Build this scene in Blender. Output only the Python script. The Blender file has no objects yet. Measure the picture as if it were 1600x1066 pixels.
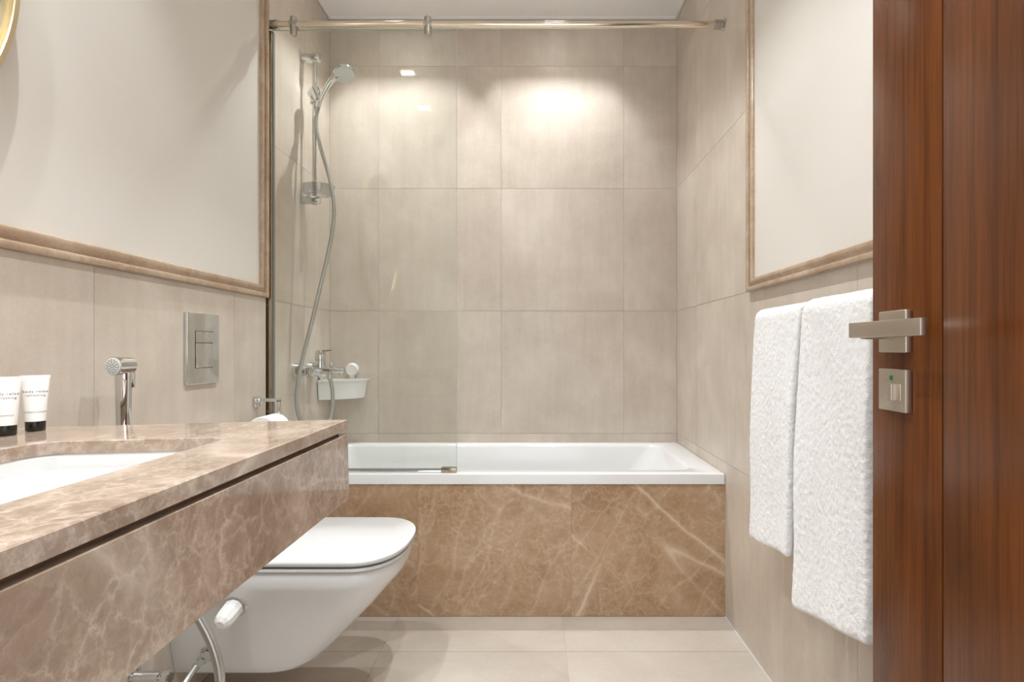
import bpy, bmesh, math, random
from math import sin, cos, pi, radians, sqrt
from mathutils import Vector, Matrix, noise as mnoise

random.seed(7)
scene = bpy.context.scene
C = scene.collection

# ------------------------------------------------------------------ camera
cam_d = bpy.data.cameras.new('camera')
cam = bpy.data.objects.new('camera', cam_d)
C.objects.link(cam)
cam.location = (0, 0, 0.98)
cam.rotation_euler = (pi / 2, 0, 0)
cam_d.sensor_width = 36.0
cam_d.lens = 870.0 * 36.0 / 1600.0
cam_d.shift_x = -36.0 / 1600.0
cam_d.shift_y = 12.0 / 1600.0
cam_d.clip_start = 0.01
scene.camera = cam

# ------------------------------------------------------------------ world, exposure
w = bpy.data.worlds.new('World')
scene.world = w
w.use_nodes = True
bg = w.node_tree.nodes['Background']
bg.inputs[0].default_value = (0.965, 0.985, 1.0, 1)
bg.inputs[1].default_value = 1.2
vs = scene.view_settings
vs.view_transform = 'Standard'
vs.look = 'None'
vs.gamma = 1.0
vs.use_curve_mapping = False
vs.exposure = 0.66

LAMP_W = [4.4, 4.4, 4.6, 4.6, 5.5, 5.2]
LAMP_COL = (0.93, 0.972, 1.0)
DOWNLIGHTS = [(0.09, 2.43), (-0.65, 2.43), (-0.75, 0.84), (-0.75, 0.36), (0.09, 1.40), (0.09, 0.50)]

# ------------------------------------------------------------------ dimensions
XL, XR, YB, ZC = -1.007, 0.695, 2.73, 2.60       # shower tile faces, ceiling
XW = -0.982                                      # left wainscot face
YT = 2.031                                       # tub front
YF = -0.10                                       # wall with the doorway (room face)
ZT = 1.165                                       # trim bottom / tile joint


# ------------------------------------------------------------------ materials
def new_mat(name):
    m = bpy.data.materials.new(name)
    m.use_nodes = True
    nt = m.node_tree
    b = nt.nodes['Principled BSDF']
    return m, nt, b


def N(nt, kind, **kw):
    n = nt.nodes.new(kind)
    for k, v in kw.items():
        setattr(n, k, v)
    return n


def plain(name, col, rough=0.5, metal=0.0, **kw):
    m, nt, b = new_mat(name)
    b.inputs['Base Color'].default_value = (*col, 1)
    b.inputs['Roughness'].default_value = rough
    b.inputs['Metallic'].default_value = metal
    for k, v in kw.items():
        b.inputs[k].default_value = v
    return m


def coords(nt, scale=(1, 1, 1), rand=True):
    tc = N(nt, 'ShaderNodeTexCoord')
    mp = N(nt, 'ShaderNodeMapping')
    mp.inputs['Scale'].default_value = scale
    if rand:
        oi = N(nt, 'ShaderNodeObjectInfo')
        mul = N(nt, 'ShaderNodeMath', operation='MULTIPLY')
        mul.inputs[1].default_value = 37.0
        nt.links.new(oi.outputs['Random'], mul.inputs[0])
        add = N(nt, 'ShaderNodeVectorMath', operation='ADD')
        nt.links.new(tc.outputs['Object'], add.inputs[0])
        nt.links.new(mul.outputs[0], add.inputs[1])
        nt.links.new(add.outputs[0], mp.inputs[0])
    else:
        nt.links.new(tc.outputs['Object'], mp.inputs[0])
    return mp.outputs[0]


def noise(nt, vec, scale, detail=4, rough=0.55, dist=0.0):
    n = N(nt, 'ShaderNodeTexNoise')
    n.inputs['Scale'].default_value = scale
    n.inputs['Detail'].default_value = detail
    n.inputs['Roughness'].default_value = rough
    n.inputs['Distortion'].default_value = dist
    nt.links.new(vec, n.inputs['Vector'])
    return n.outputs['Fac']


def ramp(nt, fac, stops):
    r = N(nt, 'ShaderNodeValToRGB')
    e = r.color_ramp.elements
    while len(e) < len(stops):
        e.new(0.5)
    for i, (p, c) in enumerate(stops):
        e[i].position = p
        e[i].color = (*c, 1) if len(c) == 3 else c
    nt.links.new(fac, r.inputs[0])
    return r.outputs[0]


def mix(nt, fac, a, b, mode='MIX'):
    n = N(nt, 'ShaderNodeMix', data_type='RGBA', blend_type=mode)
    if isinstance(fac, (int, float)):
        n.inputs[0].default_value = fac
    else:
        nt.links.new(fac, n.inputs[0])
    for s, v in ((6, a), (7, b)):
        if isinstance(v, tuple):
            n.inputs[s].default_value = (*v, 1)
        else:
            nt.links.new(v, n.inputs[s])
    return n.outputs[2]


def bump(nt, b, height, strength=0.2, dist=0.001):
    bn = N(nt, 'ShaderNodeBump')
    bn.inputs['Strength'].default_value = strength
    bn.inputs['Distance'].default_value = dist
    nt.links.new(height, bn.inputs['Height'])
    nt.links.new(bn.outputs[0], b.inputs['Normal'])


def tile_mat(name, dark, mid, light, rough, streak):
    m, nt, b = new_mat(name)
    v = coords(nt)
    cl = noise(nt, v, 3.0, 6, 0.62, 0.3)
    vs_ = coords(nt, streak)
    st = noise(nt, vs_, 1.0, 5, 0.6, 0.2)
    col = ramp(nt, cl, [(0.32, dark), (0.5, mid), (0.68, light)])
    sc = ramp(nt, st, [(0.3, (0.93, 0.925, 0.92)), (0.62, (1.02, 1.02, 1.02))])
    col = mix(nt, 0.8, col, sc, 'MULTIPLY')
    fine = noise(nt, v, 160.0, 2, 0.5)
    fc = ramp(nt, fine, [(0.3, (0.94, 0.94, 0.94)), (0.7, (1.04, 1.04, 1.04))])
    col = mix(nt, 0.6, col, fc, 'MULTIPLY')
    nt.links.new(col, b.inputs['Base Color'])
    b.inputs['Roughness'].default_value = rough
    bump(nt, b, fine, 0.05, 0.0005)
    return m


def marble_mat(name, dark, mid, light, vein, rough=0.08, scale=1.0, webs=(), ridges=()):
    m, nt, b = new_mat(name)
    v = coords(nt)
    # warp
    wn = N(nt, 'ShaderNodeTexNoise')
    wn.inputs['Scale'].default_value = 5.0 * scale
    wn.inputs['Detail'].default_value = 8
    wn.inputs['Roughness'].default_value = 0.68
    nt.links.new(v, wn.inputs['Vector'])
    sub = N(nt, 'ShaderNodeVectorMath', operation='SUBTRACT')
    nt.links.new(wn.outputs['Color'], sub.inputs[0])
    sub.inputs[1].default_value = (0.5, 0.5, 0.5)
    sc = N(nt, 'ShaderNodeVectorMath', operation='SCALE')
    sc.inputs['Scale'].default_value = 0.16 / scale
    nt.links.new(sub.outputs[0], sc.inputs[0])
    ad = N(nt, 'ShaderNodeVectorMath', operation='ADD')
    nt.links.new(v, ad.inputs[0])
    nt.links.new(sc.outputs[0], ad.inputs[1])
    wv = ad.outputs[0]

    def web(s, width, strength, mask_scale):
        vo = N(nt, 'ShaderNodeTexVoronoi', feature='DISTANCE_TO_EDGE')
        vo.inputs['Scale'].default_value = s
        nt.links.new(wv, vo.inputs['Vector'])
        line = ramp(nt, vo.outputs['Distance'], [(0.0, (1, 1, 1)), (width, (0.25, 0.25, 0.25)), (width * 3.0, (0, 0, 0))])
        mk = noise(nt, v, mask_scale, 3)
        mkc = ramp(nt, mk, [(0.36, (0, 0, 0)), (0.56, (1, 1, 1))])
        l2 = mix(nt, 1.0, line, mkc, 'MULTIPLY')
        br = noise(nt, v, s * 2.2, 4, 0.7)
        l2 = mix(nt, 1.0, l2, ramp(nt, br, [(0.35, (0.15, 0.15, 0.15)), (0.62, (1, 1, 1))]), 'MULTIPLY')
        return mix(nt, 1.0, l2, (strength, strength, strength), 'MULTIPLY')

    cl = noise(nt, wv, 6.0 * scale, 8, 0.65, 0.4)
    col = ramp(nt, cl, [(0.30, dark), (0.48, mid), (0.72, light)])
    gr = noise(nt, wv, 55.0 * scale, 4, 0.7)
    grc = ramp(nt, gr, [(0.3, (0.86, 0.86, 0.86)), (0.7, (1.10, 1.10, 1.10))])
    col = mix(nt, 0.8, col, grc, 'MULTIPLY')
    def ridge(rot, s, stretch, width, strength, mask_scale):
        rt = N(nt, 'ShaderNodeMapping')
        rt.inputs['Rotation'].default_value = rot
        mp = N(nt, 'ShaderNodeMapping')
        mp.inputs['Scale'].default_value = stretch
        nt.links.new(rt.outputs[0], mp.inputs[0])
        sc2 = N(nt, 'ShaderNodeVectorMath', operation='SCALE')
        sc2.inputs['Scale'].default_value = 0.035
        nt.links.new(sub.outputs[0], sc2.inputs[0])
        ad2 = N(nt, 'ShaderNodeVectorMath', operation='ADD')
        nt.links.new(v, ad2.inputs[0])
        nt.links.new(sc2.outputs[0], ad2.inputs[1])
        nt.links.new(ad2.outputs[0], rt.inputs[0])
        f = noise(nt, mp.outputs[0], s, 1, 0.4)
        line = ramp(nt, f, [(0.5 - width * 3, (0, 0, 0)), (0.5 - width, (0.35, 0.35, 0.35)), (0.5, (1, 1, 1)), (0.5 + width, (0.35, 0.35, 0.35)), (0.5 + width * 3, (0, 0, 0))])
        mk = noise(nt, v, mask_scale, 2)
        mkc = ramp(nt, mk, [(0.45, (0, 0, 0)), (0.60, (1, 1, 1))])
        l2 = mix(nt, 1.0, line, mkc, 'MULTIPLY')
        return mix(nt, 1.0, l2, (strength, strength, strength), 'MULTIPLY')

    for s, wd, st, ms in webs:
        col = mix(nt, web(s * scale, wd, st, ms), col, vein)
    for args in ridges:
        col = mix(nt, ridge(*args), col, vein)
    nt.links.new(col, b.inputs['Base Color'])
    b.inputs['Roughness'].default_value = rough
    return m


def wood_mat(name, dark, mid, light, rough=0.25):
    m, nt, b = new_mat(name)
    v = coords(nt, (1, 1, 0.11))
    a = noise(nt, v, 17.0, 6, 0.6, 0.9)
    v2 = coords(nt, (1, 1, 0.02))
    f = noise(nt, v2, 240.0, 3, 0.6)
    col = ramp(nt, a, [(0.24, dark), (0.48, mid), (0.74, light)])
    fc = ramp(nt, f, [(0.34, (0.60, 0.55, 0.52)), (0.55, (1.05, 1.05, 1.05))])
    col = mix(nt, 0.6, col, fc, 'MULTIPLY')
    v3 = coords(nt, (1, 1, 0.05))
    wv = N(nt, 'ShaderNodeTexWave', wave_type='BANDS', bands_direction='Y')
    wv.inputs['Scale'].default_value = 9.0
    wv.inputs['Distortion'].default_value = 5.0
    wv.inputs['Detail'].default_value = 3.0
    wv.inputs['Detail Scale'].default_value = 1.4
    nt.links.new(v3, wv.inputs['Vector'])
    wc = ramp(nt, wv.outputs['Fac'], [(0.0, (0.60, 0.52, 0.47)), (0.13, (1, 1, 1)), (1.0, (1.03, 1.03, 1.03))])
    col = mix(nt, 0.38, col, wc, 'MULTIPLY')
    nt.links.new(col, b.inputs['Base Color'])
    b.inputs['Roughness'].default_value = rough
    b.inputs['Specular IOR Level'].default_value = 0.22
    bump(nt, b, f, 0.10, 0.0005)
    return m


def glass_mat(name, tint, base=0.04, rough=0.0):
    m, nt, b = new_mat(name)
    nt.nodes.remove(b)
    out = nt.nodes['Material Output']
    tr = N(nt, 'ShaderNodeBsdfTransparent')
    tr.inputs[0].default_value = (*tint, 1)
    gl = N(nt, 'ShaderNodeBsdfGlossy')
    gl.inputs['Roughness'].default_value = rough
    lw = N(nt, 'ShaderNodeLayerWeight')
    lw.inputs['Blend'].default_value = 0.5
    p = N(nt, 'ShaderNodeMath', operation='POWER')
    nt.links.new(lw.outputs['Facing'], p.inputs[0])
    p.inputs[1].default_value = 5.0
    ma = N(nt, 'ShaderNodeMath', operation='MULTIPLY_ADD')
    nt.links.new(p.outputs[0], ma.inputs[0])
    ma.inputs[1].default_value = 1 - base
    ma.inputs[2].default_value = base
    mx = N(nt, 'ShaderNodeMixShader')
    nt.links.new(ma.outputs[0], mx.inputs[0])
    nt.links.new(tr.outputs[0], mx.inputs[1])
    nt.links.new(gl.outputs[0], mx.inputs[2])
    nt.links.new(mx.outputs[0], out.inputs['Surface'])
    return m


def emit_mat(name, col, strength):
    m, nt, b = new_mat(name)
    b.inputs['Base Color'].default_value = (0.8, 0.8, 0.8, 1)
    b.inputs['Emission Color'].default_value = (*col, 1)
    b.inputs['Emission Strength'].default_value = strength
    return m


def towel_mat():
    m, nt, b = new_mat('terry_white')
    v = coords(nt, (1, 1, 1), rand=False)
    f = noise(nt, v, 420.0, 3, 0.6)
    c = noise(nt, v, 60.0, 4, 0.6)
    col = ramp(nt, c, [(0.3, (0.80, 0.79, 0.79)), (0.7, (0.90, 0.89, 0.89))])
    nt.links.new(col, b.inputs['Base Color'])
    b.inputs['Roughness'].default_value = 0.95
    b.inputs['Sheen Weight'].default_value = 0.25
    s = N(nt, 'ShaderNodeMath', operation='ADD')
    nt.links.new(f, s.inputs[0])
    nt.links.new(c, s.inputs[1])
    bump(nt, b, s.outputs[0], 0.55, 0.003)
    return m


def hose_mat():
    m, nt, b = new_mat('hose_metal')
    b.inputs['Base Color'].default_value = (0.50, 0.50, 0.48, 1)
    b.inputs['Metallic'].default_value = 0.85
    b.inputs['Roughness'].default_value = 0.32
    return m


M = {}
M['tile'] = tile_mat('wall_tile', (0.545, 0.468, 0.392), (0.615, 0.535, 0.455), (0.685, 0.608, 0.525), 0.36, (26, 26, 3.0))
M['floor_tile'] = tile_mat('floor_tile', (0.45, 0.395, 0.335), (0.50, 0.44, 0.38), (0.545, 0.49, 0.43), 0.30, (3, 9, 9))
M['grout'] = plain('grout', (0.44, 0.37, 0.30), 0.9)
M['paint'] = plain('cream_paint', (0.77, 0.735, 0.68), 0.6)
M['ceiling'] = plain('ceiling_white', (0.91, 0.90, 0.88), 0.8)
VAN_WEB = ((3.2, 0.014, 0.60, 2.3), (7.0, 0.035, 0.75, 2.6), (15.0, 0.06, 0.62, 3.6), (34.0, 0.09, 0.45, 5.0))
VAN_RIDGE = (((0.9, 0, 0), 3.0, (1, 1, 0.25), 0.012, 0.7, 2.0), ((-0.7, 0, 0), 4.0, (1, 1, 0.25), 0.010, 0.55, 2.4))
APR_WEB = ((5.0, 0.014, 0.40, 2.3), (14.0, 0.05, 0.34, 3.0), (36.0, 0.09, 0.34, 4.0))
APR_RIDGE = (((0, -0.45, 0), 3.4, (1, 1, 0.16), 0.008, 0.85, 1.6), ((0, 0.95, 0), 3.8, (1, 1, 0.16), 0.007, 0.75, 1.8), ((0, -0.55, 0), 7.0, (1, 1, 0.16), 0.006, 0.28, 2.2))
M['marble'] = marble_mat('marble_vanity', (0.250, 0.172, 0.122), (0.325, 0.230, 0.168), (0.43, 0.325, 0.245), (0.68, 0.57, 0.47), 0.07, 1.6, VAN_WEB, VAN_RIDGE)
M['marble_apron'] = marble_mat('marble_apron', (0.315, 0.185, 0.098), (0.395, 0.250, 0.145), (0.48, 0.33, 0.215), (0.68, 0.55, 0.42), 0.12, 1.1, APR_WEB, APR_RIDGE)
M['marble_trim'] = marble_mat('marble_trim', (0.40, 0.275, 0.175), (0.48, 0.35, 0.245), (0.58, 0.45, 0.335), (0.70, 0.60, 0.48), 0.2, 1.5, ((5.0, 0.03, 0.3, 3.0),))
M['recess'] = plain('recess_brown', (0.20, 0.125, 0.075), 0.6)
M['white_acrylic'] = plain('white_acrylic', (0.77, 0.77, 0.765), 0.10)
M['ceramic'] = plain('white_ceramic', (0.74, 0.735, 0.725), 0.06)
M['lid_white'] = plain('lid_white', (0.64, 0.64, 0.637), 0.18)
M['white_plastic'] = plain('white_plastic', (0.87, 0.86, 0.84), 0.35)
M['paper'] = plain('tissue_paper', (0.88, 0.87, 0.85), 0.95)
M['card'] = plain('cardboard', (0.42, 0.30, 0.19), 0.9)
M['chrome'] = plain('chrome', (0.70, 0.71, 0.71), 0.05, 1.0)
M['satin_steel'] = plain('satin_steel', (0.56, 0.50, 0.43), 0.33, 1.0)
M['profile'] = plain('profile_metal', (0.42, 0.36, 0.28), 0.22, 1.0)
M['rail'] = plain('rail_metal', (0.74, 0.66, 0.54), 0.12, 1.0)
M['bracket'] = plain('bracket_steel', (0.48, 0.45, 0.42), 0.14, 1.0)
M['gold'] = plain('brushed_gold', (0.95, 0.82, 0.56), 0.28, 1.0)
M['hose'] = hose_mat()
M['mirror'] = plain('mirror_silver', (0.80, 0.80, 0.78), 0.01, 1.0)
M['glass'] = glass_mat('clear_glass', (0.966, 0.979, 0.964), 0.035)
M['glass_edge'] = plain('glass_edge', (0.42, 0.48, 0.42), 0.15)
M['dish'] = glass_mat('clear_dish', (0.90, 0.91, 0.92), 0.09, 0.02)
M['rubber'] = plain('grey_seal', (0.20, 0.19, 0.17), 0.5)
M['black'] = plain('black_plastic', (0.012, 0.010, 0.009), 0.25)
M['ink'] = plain('grey_ink', (0.10, 0.10, 0.11), 0.6)
M['nozzle'] = plain('nozzle_grey', (0.30, 0.31, 0.31), 0.5)
M['spray_face'] = plain('spray_face', (0.74, 0.75, 0.74), 0.3)
M['green'] = emit_mat('green_mark', (0.0, 0.25, 0.03), 0.0)
M['green'].node_tree.nodes['Principled BSDF'].inputs['Base Color'].default_value = (0.0, 0.22, 0.03, 1)
M['wood'] = wood_mat('door_wood', (0.070, 0.018, 0.0035), (0.118, 0.034, 0.007), (0.160, 0.050, 0.011))
M['towel'] = towel_mat()
M['lens'] = emit_mat('lamp_lens', (1.0, 0.95, 0.88), 45.0)
M['housing'] = plain('lamp_housing', (0.80, 0.79, 0.77), 0.6)


# ------------------------------------------------------------------ mesh helpers
def bm_box(bm, x0, x1, y0, y1, z0, z1, bev=0.0, seg=2):
    r = bmesh.ops.create_cube(bm, size=1.0)
    vs_ = r['verts']
    for v in vs_:
        v.co = Vector(((x0 + x1) / 2 + v.co.x * (x1 - x0), (y0 + y1) / 2 + v.co.y * (y1 - y0), (z0 + z1) / 2 + v.co.z * (z1 - z0)))
    if bev > 0:
        es = list({e for v in vs_ for e in v.link_edges})
        bmesh.ops.bevel(bm, geom=es, offset=bev, segments=seg, profile=0.5, affect='EDGES', clamp_overlap=True)
    return bm


def box(*a, **k):
    return bm_box(bmesh.new(), *a, **k)


def catmull(pts, n=8):
    pts = [Vector(p) for p in pts]
    P = [pts[0] * 2 - pts[1]] + pts + [pts[-1] * 2 - pts[-2]]
    out = []
    for i in range(1, len(P) - 2):
        for k in range(n):
            t = k / n
            a, b, c, d = P[i - 1], P[i], P[i + 1], P[i + 2]
            out.append(0.5 * ((2 * b) + (c - a) * t + (2 * a - 5 * b + 4 * c - d) * t * t + (3 * b - a - 3 * c + d) * t ** 3))
    out.append(pts[-1])
    return out


def bm_tube(bm, path, rad, n=12, cap=True):
    path = [Vector(p) for p in path]
    m = len(path)
    rads = rad if isinstance(rad, (list, tuple)) else [rad] * m
    T = []
    for i in range(m):
        a = path[max(0, i - 1)]
        b = path[min(m - 1, i + 1)]
        T.append((b - a).normalized())
    up = Vector((0, 0, 1)) if abs(T[0].z) < 0.9 else Vector((1, 0, 0))
    nrm = (up - T[0] * up.dot(T[0])).normalized()
    rings = []
    for i in range(m):
        if i:
            nrm = (nrm - T[i] * nrm.dot(T[i])).normalized()
        bi = T[i].cross(nrm)
        rings.append([bm.verts.new(path[i] + (nrm * cos(2 * pi * k / n) + bi * sin(2 * pi * k / n)) * rads[i]) for k in range(n)])
    loft_faces(bm, rings, cap, cap)
    return bm


def loft_faces(bm, rings, cap0=True, cap1=True):
    n = len(rings[0])
    for a, b in zip(rings[:-1], rings[1:]):
        for k in range(n):
            k2 = (k + 1) % n
            bm.faces.new((a[k], a[k2], b[k2], b[k]))
    if cap0:
        bm.faces.new(list(reversed(rings[0])))
    if cap1:
        bm.faces.new(rings[-1])


def loft(rings, cap0=True, cap1=True, closed=False):
    bm = bmesh.new()
    R = [[bm.verts.new(p) for p in r] for r in rings]
    if closed:
        loft_faces(bm, R + [R[0]], False, False)
    else:
        loft_faces(bm, R, cap0, cap1)
    bmesh.ops.recalc_face_normals(bm, faces=bm.faces)
    return bm


def bm_cyl(bm, p0, p1, r0, r1=None, n=20, bev=0.0):
    p0, p1 = Vector(p0), Vector(p1)
    r1 = r0 if r1 is None else r1
    if bev > 0:
        d = (p1 - p0).normalized()
        return bm_tube(bm, [p0, p0 + d * 1e-5, p0 + d * bev, p1 - d * bev, p1 - d * 1e-5, p1], [max(r0 - bev, 1e-4), max(r0 - bev, 1e-4), r0, r1, max(r1 - bev, 1e-4), max(r1 - bev, 1e-4)], n)
    return bm_tube(bm, [p0, p1], [r0, r1], n)


def cyl(*a, **k):
    return bm_cyl(bmesh.new(), *a, **k)


def tube(path, rad, n=12, cap=True):
    return bm_tube(bmesh.new(), path, rad, n, cap)


def lathe(p, axis, prof, n=24, bm=None):
    """prof: list of (distance along the axis, radius)"""
    bm = bm or bmesh.new()
    ax = Vector(axis).normalized()
    up = Vector((0, 0, 1)) if abs(ax.z) < 0.9 else Vector((1, 0, 0))
    u = (up - ax * up.dot(ax)).normalized()
    v = ax.cross(u)
    p = Vector(p)
    rings = [[bm.verts.new(p + ax * d + (u * cos(2 * pi * k / n) + v * sin(2 * pi * k / n)) * max(r, 1e-4)) for k in range(n)] for d, r in prof]
    loft_faces(bm, rings)
    return bm


def rrect(x0, x1, y0, y1, r, z, na=6, ns=6):
    """rounded rectangle ring, constant point count"""
    cs = [(x1 - r, y0 + r, -pi / 2), (x1 - r, y1 - r, 0), (x0 + r, y1 - r, pi / 2), (x0 + r, y0 + r, pi)]
    pts = []
    for i, (cx, cy, a0) in enumerate(cs):
        arc = [(cx + r * cos(a0 + pi / 2 * k / na), cy + r * sin(a0 + pi / 2 * k / na)) for k in range(na + 1)]
        pts += arc
        nx = cs[(i + 1) % 4]
        q = (nx[0] + r * cos(nx[2]), nx[1] + r * sin(nx[2]))
        for k in range(1, ns):
            t = k / ns
            pts.append((arc[-1][0] + (q[0] - arc[-1][0]) * t, arc[-1][1] + (q[1] - arc[-1][1]) * t))
    return [Vector((x, y, z)) for x, y in pts]


def obj(name, bm, mat, parent=None, smooth=True, angle=35, xf=None, origin=None):
    bmesh.ops.recalc_face_normals(bm, faces=bm.faces)
    if xf is not None:
        bmesh.ops.transform(bm, matrix=xf, verts=bm.verts)
    base = Vector((0, 0, 0))
    if parent is not None:
        q = parent
        while q is not None:
            base = base + Vector(q.location)
            q = q.parent
    loc = Vector((0, 0, 0))
    if origin is not None:
        loc = Vector(origin) - base
    bmesh.ops.translate(bm, verts=bm.verts, vec=-(base + loc))
    me = bpy.data.meshes.new(name)
    bm.to_mesh(me)
    bm.free()
    me.materials.append(M[mat] if isinstance(mat, str) else mat)
    if smooth:
        me.shade_smooth()
        me.set_sharp_from_angle(angle=radians(angle))
    o = bpy.data.objects.new(name, me)
    o.location = loc
    C.objects.link(o)
    if parent is not None:
        o.parent = parent
    return o


def tag(o, label, cat, group=None):
    o['label'] = label
    o['category'] = cat
    if group:
        o['group'] = group
    return o


def thing(name, label, cat, loc, group=None):
    o = bpy.data.objects.new(name, None)
    C.objects.link(o)
    o.location = loc
    o.empty_display_size = 0.05
    return tag(o, label, cat, group)


def struct(o, label, cat):
    o['kind'] = 'structure'
    return tag(o, label, cat)


# ------------------------------------------------------------------ tiles
_tile_cache = {}


def tile(parent, mat, axis, pos, a0, a1, b0, b1, sign, th=0.006, g=0.0008, name='tile'):
    """one slab. axis 'x','y','z' = normal axis, pos = face position, sign = outward direction of the face.
    a,b spans: x-normal -> (y,z); y-normal -> (x,z); z-normal -> (x,y)"""
    w_, h_ = round(a1 - a0 - 2 * g, 5), round(b1 - b0 - 2 * g, 5)
    key = (axis, w_, h_, mat, name)
    if key not in _tile_cache:
        t = th / 2
        dims = {'x': (t, w_ / 2, h_ / 2), 'y': (w_ / 2, t, h_ / 2), 'z': (w_ / 2, h_ / 2, t)}[axis]
        bm = box(-dims[0], dims[0], -dims[1], dims[1], -dims[2], dims[2])
        me = bpy.data.meshes.new(name)
        bm.to_mesh(me)
        bm.free()
        me.materials.append(M[mat])
        _tile_cache[key] = me
    o = bpy.data.objects.new(name, _tile_cache[key])
    ca, cb = (a0 + a1) / 2, (b0 + b1) / 2
    c = pos - sign * th / 2
    p = {'x': (c, ca, cb), 'y': (ca, c, cb), 'z': (ca, cb, c)}[axis]
    base = Vector(parent.location)
    o.location = Vector(p) - base
    C.objects.link(o)
    o.parent = parent
    return o


def tile_grid(parent, mat, axis, pos, sign, arange, acuts, brange, bcuts):
    A = [arange[0]] + [c for c in acuts if arange[0] + 0.01 < c < arange[1] - 0.01] + [arange[1]]
    B = [brange[0]] + [c for c in bcuts if brange[0] + 0.01 < c < brange[1] - 0.01] + [brange[1]]
    for i in range(len(A) - 1):
        for j in range(len(B) - 1):
            tile(parent, mat, axis, pos, A[i], A[i + 1], B[j], B[j + 1], sign)


ROWS = [0.565, 1.165, 1.765, 2.365]
YCUT = [-0.6 + 0.6 * k for k in range(7)]     # 0, 0.6, 1.2, 1.8, 2.4 among them
G = 0.0013

# floor
fl = obj('floor', box(-1.10, 0.80, -0.20, 2.85, -0.12, -G), 'grout', smooth=False)
struct(fl, 'pale beige stone-look tiled floor between vanity and bath', 'floor')
tile_grid(fl, 'floor_tile', 'z', 0.0, 1, (XW, XR), [-0.5, 0.1], (YF, YT + 0.02), YCUT)

obj('caulk_line', box(XR - 0.004, XR - 0.0002, YF, YT, 0.0, 0.003), 'lid_white', fl, smooth=False)

# back wall
wb = obj('wall_back', box(-1.10, 0.80, YB + G, 2.85, 0.0, ZC), 'grout', smooth=False)
struct(wb, 'beige tiled wall behind the bathtub', 'wall')
tile_grid(wb, 'tile', 'y', YB, -1, (XL, XR), [-0.766, -0.166, 0.434], (0.0, ZC), ROWS)

# left wall: shower part, wainscot part, painted part
bm = box(-1.12, XL - G, YT + 0.002, YB, 0.0, ZC)
bm_box(bm, -1.12, XW - G, -0.2, YT + 0.002, 0.0, ZT)
wl = obj('wall_left', bm, 'grout', smooth=False)
struct(wl, 'left wall with beige tiled wainscot and cream painted upper panel', 'wall')
tile_grid(wl, 'tile', 'x', XL, 1, (YT, YB), [2.43], (0.0, ZC), ROWS)
tile_grid(wl, 'tile', 'x', XW, 1, (YF, YT), [0.04, 0.64, 1.24, 1.82], (0.0, ZT), [0.565])
obj('painted_panel', box(-1.12, XW - 0.003, -0.2, YT, ZT, ZC), 'paint', wl, smooth=False)

# right wall
wr = obj('wall_right', box(XR + G, 0.82, -0.2, YB, 0.0, ZC), 'grout', smooth=False)
struct(wr, 'right wall with beige tiles and cream painted upper panel', 'wall')
tile_grid(wr, 'tile', 'x', XR, -1, (YF, 1.80), YCUT, (0.0, ZT), [0.565])
tile_grid(wr, 'tile', 'x', XR, -1, (1.80, YB), YCUT, (0.0, ZC), ROWS)
obj('painted_panel', box(XR - 0.001, XR + 0.01, YF, 1.795, ZT + 0.005, ZC), 'paint', wr, smooth=False)

# wall with the doorway, behind the camera
bm = box(-1.12, -0.40, YF - 0.10, YF, 0, ZC)
bm_box(bm, 0.50, 0.82, YF - 0.10, YF, 0, ZC)
bm_box(bm, -0.40, 0.50, YF - 0.10, YF, 2.12, ZC)
wf = obj('wall_front', bm, 'paint', smooth=False)
struct(wf, 'cream wall with the doorway behind the viewpoint', 'wall')

# ceiling with square lamp openings
HA = 0.045


def ceiling_mesh():
    xs = sorted({-1.12, 0.82} | {round(x + s * HA, 5) for x, y in DOWNLIGHTS for s in (-1, 1)})
    ys = sorted({-0.2, 2.85} | {round(y + s * HA, 5) for x, y in DOWNLIGHTS for s in (-1, 1)})
    bm = bmesh.new()
    V = {}

    def vt(x, y, z):
        k = (x, y, z)
        if k not in V:
            V[k] = bm.verts.new(k)
        return V[k]

    for i in range(len(xs) - 1):
        for j in range(len(ys) - 1):
            cx, cy = (xs[i] + xs[i + 1]) / 2, (ys[j] + ys[j + 1]) / 2
            if any(abs(cx - x) < HA and abs(cy - y) < HA for x, y in DOWNLIGHTS):
                continue
            bm.faces.new((vt(xs[i], ys[j], ZC), vt(xs[i], ys[j + 1], ZC), vt(xs[i + 1], ys[j + 1], ZC), vt(xs[i + 1], ys[j], ZC)))
    r = bmesh.ops.extrude_face_region(bm, geom=list(bm.faces))
    bmesh.ops.translate(bm, verts=[g for g in r['geom'] if isinstance(g, bmesh.types.BMVert)], vec=(0, 0, 0.012))
    return bm


ce = obj('ceiling', ceiling_mesh(), 'ceiling', smooth=False)
struct(ce, 'smooth white ceiling above the bathtub', 'ceiling')
# roof slab above so that no light leaks in
obj('plenum_lid', box(-1.12, 0.82, -0.2, 2.85, 2.70, 2.74), 'ceiling', ce, smooth=False)

# white edge beads of the ceiling
b1 = box(XL, XR, YB - 0.016, YB - 0.004, ZC - 0.008, ZC)
bm_box(b1, XL + 0.002, XL + 0.014, YT + 0.01, YB - 0.016, ZC - 0.008, ZC)
bm_box(b1, XR - 0.014, XR - 0.002, YF, YB - 0.016, ZC - 0.008, ZC)
t3 = obj('trim_3', b1, 'ceiling', smooth=False)
struct(t3, 'thin white edge bead running round the ceiling', 'trim')


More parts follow.
